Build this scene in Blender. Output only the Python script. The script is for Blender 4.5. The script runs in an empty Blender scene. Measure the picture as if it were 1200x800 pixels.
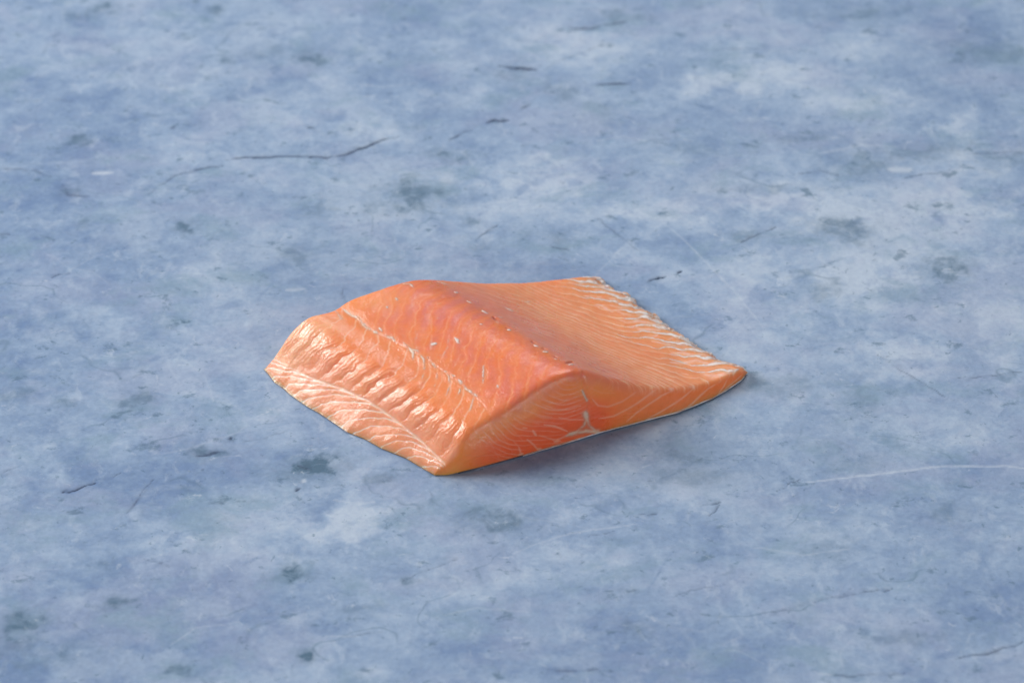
import bpy, math
import numpy as np

# ------------------------------------------------------------------ camera, light, exposure
SC = bpy.context.scene
COL = SC.collection
PITCH, DIST = math.radians(40.0), 1.072          # metres
cam_d = bpy.data.cameras.new("camera")
cam = bpy.data.objects.new("camera", cam_d)
COL.objects.link(cam)
cam.location = (0.0, -DIST * math.cos(PITCH), DIST * math.sin(PITCH))
cam.rotation_euler = (math.radians(90.0) - PITCH, 0.0, 0.0)
cam_d.lens, cam_d.sensor_width = 100.0, 36.0
cam_d.clip_start, cam_d.clip_end = 0.05, 50.0
cam_d.dof.use_dof = True
cam_d.dof.focus_distance = 1.035
cam_d.dof.aperture_fstop = 10.0
SC.camera = cam

world = bpy.data.worlds.new("World")
SC.world = world
world.use_nodes = True
wb = world.node_tree.nodes["Background"]
wb.inputs["Color"].default_value = (0.90, 0.95, 1.0, 1.0)
wb.inputs["Strength"].default_value = 0.15


def area_light(name, direction, dist, size, power, colour):
    from mathutils import Vector
    d = bpy.data.lights.new(name, "AREA")
    d.shape, d.size, d.size_y = "RECTANGLE", size[0], size[1]
    d.energy, d.color = power, colour
    o = bpy.data.objects.new(name, d)
    COL.objects.link(o)
    v = Vector(direction).normalized()
    o.location = v * dist
    o.rotation_euler = v.to_track_quat("Z", "Y").to_euler()
    return o


area_light("key_softbox", (-0.83, 0.20, 0.48), 3.0, (1.3, 1.3), 98.0, (1.0, 0.97, 0.94))
area_light("overhead_softbox", (0.10, 0.66, 1.0), 2.2, (1.1, 1.1), 21.0, (0.94, 0.97, 1.0))
area_light("front_fill", (0.55, -0.95, 0.26), 1.3, (0.8, 0.42), 4.8, (1.0, 0.97, 0.95))  # unseen fill lamp, added to brighten the shaded cut face

SC.view_settings.view_transform = "Standard"
SC.view_settings.look = "None"
SC.view_settings.exposure = -0.06
SC.view_settings.gamma = 1.0
SC.view_settings.use_curve_mapping = False
SC.cycles.use_denoising = True

CM = 0.01


# ------------------------------------------------------------------ number helpers
def lin(r, g, b):
    c = np.array([r, g, b], float) / 255.0
    return np.where(c <= 0.04045, c / 12.92, ((c + 0.055) / 1.055) ** 2.4)


def hash3(i, j, k, seed):
    with np.errstate(over="ignore"):
        h = (i.astype(np.uint32) * np.uint32(374761393) + j.astype(np.uint32) * np.uint32(668265263)
             + k.astype(np.uint32) * np.uint32(2246822519) + np.uint32(seed * 3266489 + 12345))
        h = (h ^ (h >> np.uint32(13))) * np.uint32(1274126177)
        h = (h ^ (h >> np.uint32(16))) * np.uint32(2654435761)
        h ^= h >> np.uint32(15)
    return h.astype(np.float64) / 4294967295.0 * 2.0 - 1.0


def noise(p, seed=0):
    """value noise in -1..1, p (..., 3)"""
    f = np.floor(p)
    i = f.astype(np.int64)
    t = p - f
    t = t * t * t * (t * (6 * t - 15) + 10)
    out = 0.0
    for a in (0, 1):
        for b in (0, 1):
            for c in (0, 1):
                w = ((t[..., 0] if a else 1 - t[..., 0]) * (t[..., 1] if b else 1 - t[..., 1])
                     * (t[..., 2] if c else 1 - t[..., 2]))
                out = out + w * hash3(i[..., 0] + a, i[..., 1] + b, i[..., 2] + c, seed)
    return out


def fbm(p, seed=0, octaves=4, gain=0.5):
    s, a, n = 0.0, 1.0, 0.0
    for o in range(octaves):
        s = s + a * noise(p * (2.03 ** o) + 17.3 * o, seed + o)
        n += a
        a *= gain
    return s / n


def smooth(a, b, x):
    t = np.clip((x - a) / (b - a), 0, 1)
    return t * t * (3 - 2 * t)


def stroke(P, line, width, dims=3, taper=True, pad=3.0):
    """0..1 mask of the points P near a polyline (cm), width = half-width in cm"""
    line = np.asarray(line, float)
    lo, hi = line.min(0) - pad * width, line.max(0) + pad * width
    sel = np.all((P >= lo) & (P <= hi), axis=-1)
    out = np.zeros(P.shape[:-1])
    Q = P[sel]
    if len(Q) == 0:
        return out
    best = np.full(len(Q), 1e9)
    along = np.zeros(len(Q))
    ln = np.r_[0, np.cumsum(np.linalg.norm(np.diff(line, axis=0), axis=1))] if len(line) > 1 else np.array([0.0])
    if len(line) == 1:
        best = np.linalg.norm(Q - line[0], axis=-1)
        w = width
    else:
        for n in range(len(line) - 1):
            a, b = line[n], line[n + 1]
            d = b - a
            t = np.clip(((Q - a) @ d) / max(d @ d, 1e-9), 0, 1)
            r = np.linalg.norm(Q - a - t[:, None] * d, axis=-1)
            m = r < best
            best[m] = r[m]
            along[m] = (ln[n] + t * (ln[n + 1] - ln[n]))[m] / ln[-1]
        w = width * (0.35 + 0.65 * np.sqrt(np.clip(4 * along * (1 - along), 0, 1))) if taper else width
    out[sel] = np.exp(-(best / w) ** 2)
    return out


# ------------------------------------------------------------------ measured curves, in cm
FACE_N = (0.4294, -0.9031)
FRONT_TOP = [[-2.77, -7.437, 0.041], [-2.707, -7.423, 0.193], [-2.553, -7.39, 0.349], [-2.339, -7.345, 0.472], [-2.063, -7.23, 0.798], [-1.786, -7.099, 1.374], [-1.452, -6.923, 1.683], [-1.15, -6.751, 1.813], [-0.757, -6.546, 1.935], [0.0, -6.238, 2.309], [0.666, -5.942, 2.613], [1.212, -5.699, 2.864], [1.576, -5.538, 2.985], [1.941, -5.375, 3.065], [2.308, -5.212, 3.045], [2.741, -5.02, 2.861], [3.148, -4.845, 2.509], [3.62, -4.662, 2.13], [4.157, -4.455, 1.789], [4.792, -4.209, 1.433], [5.43, -3.963, 1.158], [6.07, -3.715, 0.923], [6.72, -3.349, 0.709], [7.372, -2.943, 0.585], [7.86, -2.659, 0.569], [8.254, -2.399, 0.553], [8.485, -2.232, 0.534], [8.672, -1.983, 0.28], [8.771, -1.872, 0.038]]
FRONT_BASE = [[-2.771, -7.438, 0.0], [-2.71, -7.438, 0.0], [-2.558, -7.438, 0.0], [-2.345, -7.438, 0.0], [-2.072, -7.383, 0.0], [-1.798, -7.312, 0.0], [-1.464, -7.207, 0.0], [-1.16, -7.098, 0.0], [-0.764, -6.937, 0.0], [0.0, -6.625, 0.0], [0.676, -6.325, 0.0], [1.231, -6.078, 0.0], [1.602, -5.913, 0.0], [1.974, -5.748, 0.0], [2.347, -5.582, 0.0], [2.783, -5.388, 0.0], [3.189, -5.213, 0.0], [3.658, -5.032, 0.0], [4.192, -4.826, 0.0], [4.822, -4.583, 0.0], [5.453, -4.339, 0.0], [6.088, -4.094, 0.0], [6.73, -3.731, 0.0], [7.378, -3.327, 0.0], [7.873, -2.915, 0.0], [8.273, -2.535, 0.0], [8.509, -2.298, 0.0], [8.686, -2.005, 0.0], [8.773, -1.876, 0.0]]
REAR_TOP = [[-9.249, -1.632, 0.0], [-9.196, -1.61, 0.127], [-9.078, -1.56, 0.315], [-8.879, -1.477, 0.577], [-8.574, -1.35, 1.091], [-8.14, -1.168, 1.763], [-7.856, -1.049, 1.91], [-7.663, -0.969, 2.089], [-7.444, -0.877, 2.153], [-7.138, -0.749, 2.1], [-6.833, -0.622, 1.988], [-6.642, -0.542, 2.106], [-6.422, -0.45, 2.174], [-6.323, -0.408, 2.344], [-5.947, -0.251, 2.441], [-5.322, 0.01, 2.494], [-4.602, 0.311, 2.556], [-3.879, 0.613, 2.619], [-3.442, 0.796, 2.469], [-3.034, 0.966, 2.295], [-2.245, 1.296, 1.978], [-1.45, 1.629, 1.608], [-0.808, 1.897, 1.363], [-0.065, 2.208, 1.134], [0.651, 2.507, 0.956], [1.47, 2.849, 0.765], [1.964, 3.056, 0.683], [2.46, 3.263, 0.601], [2.958, 3.471, 0.485], [3.225, 3.583, 0.396], [3.393, 3.653, 0.31], [3.496, 3.696, 0.17]]
LEFT_EDGE = [[-9.251, -1.607, 0.0], [-9.097, -2.022, 0.0], [-8.787, -2.409, 0.0], [-8.486, -2.675, 0.0], [-8.177, -3.083, 0.0], [-7.844, -3.417, 0.0], [-7.512, -3.749, 0.0], [-7.023, -4.127, 0.0], [-6.596, -4.55, 0.0], [-6.206, -4.924, 0.0], [-6.01, -5.133, 0.0], [-5.345, -5.503, 0.0], [-4.708, -6.032, 0.0], [-3.832, -6.534, 0.0], [-3.143, -7.145, 0.0], [-2.772, -7.393, 0.0]]
RIGHT_EDGE = [[3.483, 3.399, 0.45], [3.673, 3.137, 0.45], [3.93, 2.954, 0.45], [4.346, 2.641, 0.45], [4.721, 2.097, 0.45], [5.441, 1.353, 0.45], [6.114, 0.465, 0.45], [6.576, 0.013, 0.45], [7.058, -0.586, 0.45], [7.33, -0.883, 0.45], [7.91, -1.327, 0.45], [8.429, -1.67, 0.45], [8.677, -2.012, 0.45]]
FRONT_MARKS, REAR_MARKS = [0, 3, 8, 15, 28], [0, 3, 12, 19, 31]
FAT_LINES = [([[2.183, 2.728, 0.681], [2.476, 2.647, 0.648], [3.075, 2.976, 0.509], [3.601, 3.052, 0.303]], 0.0794, 0.9), ([[2.671, 2.267, 0.665], [2.886, 2.125, 0.655]], 0.0556, 0.9), ([[3.132, 2.34, 0.602], [3.641, 2.399, 0.522], [4.2, 2.751, 0.158]], 0.0794, 1), ([[2.753, 1.882, 0.695], [3.138, 1.852, 0.651], [3.406, 1.892, 0.617]], 0.0714, 1), ([[3.696, 1.846, 0.584], [3.951, 1.859, 0.545], [4.384, 2.043, 0.391]], 0.0714, 1), ([[3.201, 1.374, 0.685], [3.421, 1.349, 0.66], [3.718, 1.001, 0.658], [3.828, 0.953, 0.65]], 0.0873, 1), ([[3.714, 1.4, 0.625], [4.104, 1.332, 0.588], [4.568, 1.426, 0.513], [4.816, 1.358, 0.471]], 0.0635, 0.95), ([[3.851, 1.129, 0.634], [4.194, 0.897, 0.618], [4.515, 0.874, 0.588]], 0.0556, 0.9), ([[4.678, 0.974, 0.56], [5.0, 0.908, 0.525], [5.285, 0.967, 0.429], [5.302, 0.687, 0.502]], 0.0714, 1), ([[4.007, 0.478, 0.671], [4.332, 0.332, 0.645], [4.759, 0.521, 0.592], [5.332, 0.373, 0.541], [5.692, 0.37, 0.459]], 0.0794, 1), ([[4.358, 0.05, 0.666], [4.796, -0.022, 0.625], [5.509, 0.013, 0.557], [6.202, 0.379, 0.128]], 0.0714, 1), ([[4.925, -0.496, 0.647], [5.262, -0.487, 0.615], [5.458, -0.327, 0.59]], 0.0714, 1), ([[5.221, -0.773, 0.637], [5.63, -0.852, 0.607], [6.11, -0.92, 0.577], [6.552, -0.862, 0.534]], 0.0635, 0.95), ([[5.756, -0.671, 0.589], [6.074, -0.358, 0.538], [6.391, 0.194, 0.125], [6.666, -0.119, 0.126]], 0.0556, 0.85), ([[5.891, -1.442, 0.618], [6.341, -1.328, 0.583], [6.647, -1.444, 0.57], [7.204, -1.395, 0.521]], 0.0794, 0.95), ([[5.856, -2.018, 0.685], [6.342, -1.937, 0.611], [6.812, -1.75, 0.577], [7.264, -1.946, 0.565]], 0.0794, 0.95), ([[6.763, -0.616, 0.37], [7.036, -0.558, 0.115], [7.28, -1.112, 0.34], [7.567, -1.333, 0.339], [7.805, -1.541, 0.365], [8.203, -1.778, 0.364], [8.568, -1.96, 0.296]], 0.0952, 1), ([[6.891, -2.498, 0.602], [7.286, -2.654, 0.584], [7.772, -2.589, 0.556], [8.252, -2.344, 0.521]], 0.0873, 0.95), ([[5.706, -2.649, 0.805], [6.09, -2.647, 0.726], [6.49, -2.68, 0.671]], 0.0476, 0.6), ([[5.082, -3.974, 1.246], [5.287, -3.946, 1.154]], 0.0714, 0.6), ([[5.703, -3.855, 0.976], [5.871, -3.789, 0.919], [5.703, -3.855, 0.976]], 0.0714, 0.7), ([[6.477, -3.463, 0.733], [6.709, -3.343, 0.664]], 0.0635, 0.6), ([[3.424, 2.93, 0.427], [3.95, 2.939, 0.162], [4.369, 2.608, 0.156]], 0.0476, 0.6)]
SPECKS = [([[-4.877, -1.89, 2.24], [-4.742, -2.076, 2.217]], 0.0556, 1), ([[-4.235, 0.266, 2.549], [-3.801, 0.259, 2.576], [-3.648, -0.015, 2.596]], 0.0556, 0.85), ([[-2.807, 0.676, 2.33], [-2.394, 0.632, 2.235]], 0.0476, 0.7), ([[-2.149, -0.013, 2.388], [-2.003, 0.001, 2.344]], 0.0556, 0.95), ([[-1.682, -0.612, 2.467], [-1.496, -0.751, 2.465]], 0.0556, 0.8), ([[-1.106, -1.214, 2.518], [-0.892, -1.438, 2.537]], 0.0714, 0.95), ([[-1.171, -2.286, 2.749], [-1.067, -2.339, 2.753]], 0.0556, 0.9), ([[-4.312, -0.488, 2.542], [-4.222, -0.693, 2.536]], 0.0635, 0.6), ([[-4.62, -0.909, 2.478], [-4.592, -1.043, 2.467]], 0.0476, 0.7), ([[-2.941, -3.048, 2.399], [-2.72, -3.026, 2.444]], 0.0635, 0.9), ([[-2.069, -2.868, 2.596], [-1.899, -3.211, 2.572]], 0.0714, 0.9), ([[-0.245, -0.279, 1.87], [0.043, -0.425, 1.822]], 0.0714, 0.8), ([[-0.507, -1.565, 2.473], [-0.306, -1.505, 2.382]], 0.0556, 0.7), ([[-0.594, -2.086, 2.666], [-0.506, -2.122, 2.658]], 0.0476, 0.9), ([[-0.171, -2.585, 2.718], [-0.04, -2.553, 2.684]], 0.0556, 1), ([[0.464, 0.733, 1.333], [0.711, 0.835, 1.247]], 0.0476, 0.6), ([[0.789, -3.533, 2.79], [0.948, -3.586, 2.773]], 0.0635, 1), ([[1.112, -3.929, 2.833], [1.299, -3.896, 2.788]], 0.0635, 1), ([[1.507, -4.342, 2.869], [1.612, -4.394, 2.864]], 0.0556, 0.95), ([[2.018, -4.704, 2.87], [2.195, -4.554, 2.771]], 0.0635, 0.75), ([[-1.026, -4.35, 2.539], [-1.051, -5.098, 2.342]], 0.0508, 0.85), ([[-0.534, -5.29, 2.433], [-0.488, -5.442, 2.403]], 0.0476, 0.9), ([[-5.465, -1.53, 2.161], [-5.381, -1.665, 2.139]], 0.0476, 0.6), ([[-1.952, -4.72, 2.196], [-1.804, -4.877, 2.19]], 0.0476, 0.8)]
SEAM_LINES = [([[-6.345, -0.596, 2.167], [-6.169, -0.829, 2.174], [-5.988, -1.021, 2.166], [-5.647, -1.29, 2.187], [-5.463, -1.627, 2.126], [-5.07, -1.996, 2.126], [-4.699, -2.253, 2.161], [-4.352, -2.447, 2.215], [-4.213, -2.68, 2.174]], 0.0607, 0.95), ([[-3.967, -2.723, 2.245], [-3.718, -3.031, 2.217], [-3.58, -3.265, 2.178], [-3.579, -3.532, 2.076]], 0.054, 0.95), ([[-3.652, -3.101, 2.214], [-3.43, -3.202, 2.249], [-3.189, -3.635, 2.176], [-3.165, -4.064, 2.027], [-3.252, -4.408, 1.93]], 0.0459, 0.85), ([[-3.086, -3.52, 2.248], [-2.866, -3.889, 2.192], [-2.699, -4.11, 2.168], [-2.71, -4.455, 2.037], [-2.79, -4.795, 1.93]], 0.0459, 0.9), ([[-2.702, -4.062, 2.185], [-2.394, -4.298, 2.201], [-2.291, -4.497, 2.165], [-2.226, -4.833, 2.063], [-2.36, -5.247, 1.912]], 0.0459, 0.85), ([[-2.265, -4.342, 2.226], [-2.083, -4.581, 2.202], [-1.85, -4.92, 2.16], [-1.882, -5.199, 2.046], [-2.037, -5.446, 1.93]], 0.0432, 0.8), ([[-1.838, -4.794, 2.207], [-1.667, -5.158, 2.135], [-1.373, -5.424, 2.138], [-1.19, -5.663, 2.113], [-1.144, -5.982, 2.011]], 0.0486, 0.9), ([[-1.369, -5.519, 2.104], [-1.417, -5.782, 1.993], [-1.515, -6.134, 1.879]], 0.0405, 0.7), ([[-6.585, -0.697, 2.067], [-6.442, -0.847, 2.093], [-6.289, -1.174, 2.06]], 0.054, 0.6), ([[-6.704, -1.081, 2.061], [-6.219, -1.192, 2.065]], 0.054, 0.5), ([[-2.925, -2.601, 2.482], [-2.944, -3.292, 2.345]], 0.0351, 0.6), ([[-2.285, -2.693, 2.583], [-2.336, -3.277, 2.47], [-2.565, -3.789, 2.308]], 0.0351, 0.6), ([[-1.84, -3.699, 2.49], [-2.072, -4.166, 2.33]], 0.0351, 0.6), ([[-1.465, -4.149, 2.478], [-1.492, -4.48, 2.392], [-1.645, -4.715, 2.288]], 0.0351, 0.6), ([[-3.449, -2.459, 2.42], [-3.519, -2.876, 2.319], [-3.433, -3.107, 2.277]], 0.0351, 0.6)]
PITS = [([[-0.657, -1.628, 2.539], [-0.589, -1.866, 2.601]], 0.0794, 1), ([[-0.204, -2.381, 2.669], [-0.155, -2.432, 2.674]], 0.0635, 0.7), ([[0.733, -3.192, 2.701], [0.81, -3.329, 2.727]], 0.0635, 0.8), ([[1.107, -3.639, 2.753], [1.264, -3.692, 2.73]], 0.0556, 0.8), ([[1.529, -4.137, 2.809], [1.666, -4.224, 2.804]], 0.0556, 0.6), ([[1.957, -4.584, 2.848], [2.179, -4.27, 2.655]], 0.0635, 0.9)]
FACE_LINES = [([[1.063, -5.903, 2.264], [1.388, -5.848, 2.053], [1.674, -5.763, 1.946], [2.037, -5.601, 1.968]], 0.0317, 0.35), ([[0.65, -6.04, 2.247], [1.005, -5.996, 2.027], [1.323, -5.938, 1.812], [1.685, -5.819, 1.675], [2.094, -5.657, 1.576], [2.459, -5.489, 1.588]], 0.0349, 0.6), ([[0.455, -6.185, 2.011], [1.065, -6.079, 1.642], [1.411, -5.966, 1.487]], 0.0317, 0.45), ([[1.688, -5.861, 1.366], [2.091, -5.697, 1.107], [2.572, -5.483, 0.924]], 0.0381, 0.6), ([[1.143, -6.107, 1.258], [1.52, -5.95, 1.045], [1.827, -5.809, 0.752], [1.983, -5.734, 0.598]], 0.0413, 0.85), ([[0.387, -6.403, 1.369], [0.528, -6.359, 1.305]], 0.0381, 0.6), ([[0.74, -6.289, 1.148], [0.868, -6.239, 0.825]], 0.0476, 0.9), ([[0.976, -6.19, 0.803], [1.484, -5.952, 0.396], [1.76, -5.833, 0.207]], 0.0349, 0.5), ([[0.545, -6.383, 0.784], [0.77, -6.271, 0.436], [0.939, -6.204, 0.126]], 0.0381, 0.8), ([[0.248, -6.507, 0.529], [0.328, -6.472, 0.154]], 0.0381, 0.7), ([[0.01, -6.612, 0.979], [0.248, -6.507, 0.529]], 0.0317, 0.3), ([[-0.29, -6.477, 1.789], [0.045, -6.539, 1.344], [0.373, -6.46, 0.825]], 0.0317, 0.25), ([[-0.759, -6.655, 1.631], [-0.317, -6.7, 1.135], [-0.001, -6.612, 0.389]], 0.0317, 0.22), ([[-1.364, -6.937, 1.487], [-0.753, -6.872, 1.008], [-0.465, -6.799, 0.251]], 0.0317, 0.22), ([[-0.005, -6.329, 1.989], [0.446, -6.309, 1.645], [0.959, -6.172, 1.366]], 0.0317, 0.3), ([[-1.231, -7.033, 1.106], [-1.028, -6.872, 1.344], [-0.788, -6.824, 1.224]], 0.0317, 0.3), ([[-1.672, -7.236, 0.82], [-0.921, -6.982, 0.549], [-0.167, -6.678, 0.378]], 0.0317, 0.25), ([[1.203, -5.806, 2.415], [1.535, -5.739, 2.235], [1.82, -5.634, 2.194]], 0.0317, 0.25), ([[2.899, -5.25, 1.697], [3.116, -5.215, 1.342], [3.454, -5.083, 1.184], [3.99, -4.795, 1.195], [4.255, -4.612, 1.271], [4.484, -4.442, 1.334]], 0.0413, 0.6), ([[3.137, -5.236, 0.76], [3.674, -5.017, 0.678], [4.24, -4.755, 0.826], [4.653, -4.51, 0.958], [5.11, -4.163, 1.118], [5.312, -3.981, 1.131]], 0.0444, 0.75), ([[4.176, -4.813, 0.253], [4.512, -4.664, 0.526], [5.006, -4.398, 0.746], [5.439, -4.106, 0.876], [5.856, -3.839, 0.893]], 0.0444, 0.8), ([[4.878, -4.557, 0.108], [5.304, -4.365, 0.228], [5.826, -4.108, 0.418], [6.294, -3.784, 0.556], [6.695, -3.387, 0.652]], 0.0444, 0.85), ([[5.913, -4.162, 0.09], [6.434, -3.889, 0.109], [6.914, -3.485, 0.335], [7.196, -3.218, 0.427], [7.466, -3.002, 0.45]], 0.0444, 0.85), ([[7.589, -3.151, 0.09], [7.759, -2.94, 0.234], [7.911, -2.706, 0.438]], 0.0413, 0.7), ([[7.709, -3.051, 0.09], [8.11, -2.66, 0.185], [8.478, -2.298, 0.297]], 0.0413, 0.75), ([[2.829, -5.156, 2.141], [3.22, -5.035, 1.811], [3.69, -4.82, 1.611]], 0.0317, 0.2), ([[1.482, -5.953, 0.357], [1.682, -5.864, 0.323], [2.101, -5.678, 0.442]], 0.0476, 0.6), ([[0.903, -6.217, 0.161], [1.051, -6.154, 0.126]], 0.0556, 0.9), ([[0.224, -6.518, 0.153], [0.399, -6.441, 0.155]], 0.0556, 0.9), ([[1.519, -5.937, 0.282], [1.72, -5.849, 0.245]], 0.0635, 0.9), ([[2.619, -5.457, 1.221], [2.735, -5.409, 1.127]], 0.0794, 0.95), ([[2.101, -5.678, 0.442], [2.352, -5.566, 0.399]], 0.0635, 0.8), ([[2.848, -5.349, 0.234], [3.075, -5.258, 0.124]], 0.0556, 0.8)]
MEMBRANE = [([[2.619, -5.457, 1.221], [2.692, -5.43, 0.985]], 0.1111, 0.8), ([[2.691, -5.431, 0.948], [2.598, -5.462, 0.618], [2.268, -5.604, 0.401], [1.972, -5.735, 0.364]], 0.0714, 0.6), ([[2.691, -5.431, 0.948], [2.792, -5.374, 0.529], [3.043, -5.269, 0.158]], 0.0714, 0.55), ([[2.099, -5.679, 0.403], [2.667, -5.426, 0.351], [3.108, -5.244, 0.124]], 0.1111, 0.7), ([[2.54, -5.315, 2.136], [2.591, -5.336, 1.976], [2.723, -5.343, 1.683]], 0.0476, 0.95)]
NOTCH = [([[2.496, -4.987, 2.789], [2.533, -5.18, 2.552], [2.661, -5.284, 2.029], [2.77, -5.358, 1.489], [2.697, -5.422, 1.209]], 0.0794, 0.8)]
STAINS = [(-17.92, 22.47, 0.58, 0.5, 0.7), (-19.2, 22.27, 0.65, 0.3, 0.3), (-12.78, 22.61, 0.45, 0.35, 0.5), (-12.22, 18.78, 0.39, 0.35, 0.5), (-13.36, 18.46, 0.19, 0.2, 0.4), (-8.38, 18.65, 0.71, 0.6, 0.6), (-12.95, 17.44, 0.19, 0.3, 0.4), (-10.61, 19.24, 0.97, 0.5, 0.25), (-17.85, 12.96, 0.45, 0.4, 0.55), (-17.67, 9.34, 0.58, 0.4, 0.3), (-16.94, 7.48, 0.39, 0.5, 0.3), (-2.61, 11.77, 0.9, 0.35, 0.65), (-3.94, 9.17, 1.45, 1.1, 0.6), (-5.46, 8.49, 0.81, 0.4, 0.3), (-1.52, 7.37, 0.39, 0.3, 0.45), (-7.82, 8.1, 0.58, 0.7, 0.3), (-12.83, 6.93, 0.39, 0.3, 0.65), (-8.5, 5.19, 0.58, 0.6, 0.35), (-1.34, 6.0, 0.65, 0.4, 0.3), (14.26, 11.36, 1.61, 1.1, 0.4), (16.58, 4.39, 0.97, 0.8, 0.6), (13.15, 6.82, 1.29, 0.8, 0.5), (11.96, 13.13, 0.97, 0.4, 0.3), (16.41, 11.95, 1.61, 0.6, 0.4), (19.86, 11.65, 1.29, 0.8, 0.35), (9.43, 6.55, 0.81, 0.4, 0.3), (2.02, 6.27, 0.65, 0.5, 0.3), (0.67, 6.55, 0.58, 0.4, 0.3), (3.56, 14.95, 0.97, 0.8, 0.2), (6.99, 12.24, 1.61, 0.7, 0.2), (14.92, 22.34, 1.94, 0.5, 0.35), (20.5, 19.36, 1.94, 1.1, 0.3), (2.15, 16.19, 0.65, 0.7, 0.3), (0.0, 17.44, 0.97, 1.0, 0.25), (-7.17, -7.12, 1.23, 0.7, 0.85), (-11.06, -6.22, 0.58, 0.4, 0.6), (-5.15, -4.22, 0.32, 0.25, 0.4), (-4.4, -7.8, 0.65, 0.4, 0.35), (-0.6, -9.77, 1.13, 0.75, 0.55), (-1.5, -9.34, 0.65, 0.4, 0.4), (-7.67, -12.49, 0.52, 0.45, 0.75), (-16.51, -14.97, 0.81, 0.65, 0.7), (-13.47, -13.88, 0.58, 0.4, 0.65), (-14.11, -11.99, 0.65, 0.3, 0.3), (-6.9, -16.47, 0.23, 0.3, 0.9), (-10.92, -17.12, 0.32, 0.3, 0.55), (-3.51, -12.73, 0.45, 0.3, 0.5), (-5.21, -14.04, 0.65, 0.3, 0.3), (5.78, -7.57, 1.94, 0.7, 0.3), (6.14, -6.44, 0.81, 0.5, 0.4), (10.11, -2.46, 1.61, 0.7, 0.25), (12.25, -6.67, 1.29, 0.7, 0.2), (3.93, -13.35, 0.32, 0.2, 0.4), (15.31, -9.34, 0.65, 0.5, 0.3), (-13.8, -3.42, 0.65, 0.5, 0.45), (-16.44, -3.65, 0.45, 0.4, 0.4), (-18.26, -2.94, 0.65, 0.5, 0.3), (-16.19, -16.35, 1.94, 0.7, 0.3), (12.86, -3.42, 0.97, 1.25, 0.2), (4.84, 22.0, 0.97, 0.4, 0.3), (-4.24, 13.74, 0.65, 0.3, 0.3), (10.31, 9.63, 1.94, 0.4, 0.25), (11.83, 3.07, 0.97, 0.6, 0.25), (4.01, -15.17, 0.52, 0.3, 0.3), (10.96, -11.06, 0.97, 0.7, 0.2), (13.17, -15.37, 1.94, 0.4, 0.25)]
PALES = [(-8.35, -10.2, 3.55, 2.01, 0.8), (13.93, 7.93, 1.94, 1.3, 0.9), (17.74, 8.49, 1.94, 0.9, 1), (13.52, 3.59, 1.94, 1.1, 0.9), (10.25, 8.77, 1.29, 0.6, 1), (1.72, 9.91, 1.94, 0.9, 0.8), (3.66, 19.36, 2.58, 1.2, 0.5), (11.57, 17.44, 2.9, 1.1, 0.7), (14.65, 15.57, 1.94, 0.6, 0.9), (-5.99, 13.43, 1.94, 1.1, 0.6), (-15.19, 17.44, 2.9, 2.51, 0.4), (-5.66, -10.2, 1.94, 0.9, 0.8), (14.69, -0.99, 1.94, 1.3, 0.7), (-1.17, -12.73, 2.58, 0.9, 0.5), (-11.54, 3.59, 1.94, 1.1, 0.4), (18.64, 13.13, 0.97, 2.01, 0.7), (8.25, 3.59, 2.58, 1.51, 0.5), (-1.43, 15.57, 1.61, 1.0, 0.4), (6.12, 7.93, 1.94, 0.9, 0.6), (17.82, 1.01, 1.94, 1.51, 0.6), (2.36, -11.48, 1.94, 0.9, 0.5), (1.48, 20.67, 1.94, 0.9, 0.4), (8.29, 16.81, 1.94, 0.7, 0.6), (16.04, -5.76, 1.94, 0.6, 0.5), (0.7, 11.36, 1.61, 0.5, 0.6), (-3.11, 10.2, 0.97, 0.7, 0.5), (-19.07, 13.74, 5.16, 6.02, -0.4), (-17.88, -0.99, 4.52, 6.02, -0.5), (-14.38, -14.77, 7.1, 3.01, -0.6), (2.84, -16.35, 9.68, 2.01, -0.4), (15.87, -14.37, 4.52, 3.51, -0.35), (15.63, 7.93, 6.45, 6.02, 0.35), (1.71, 9.06, 8.39, 3.01, 0.25), (9.55, -1.49, 5.16, 3.01, 0.25), (-10.98, 19.36, 6.45, 2.51, -0.2), (-12.17, -7.57, 4.52, 2.01, -0.4)]
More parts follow.
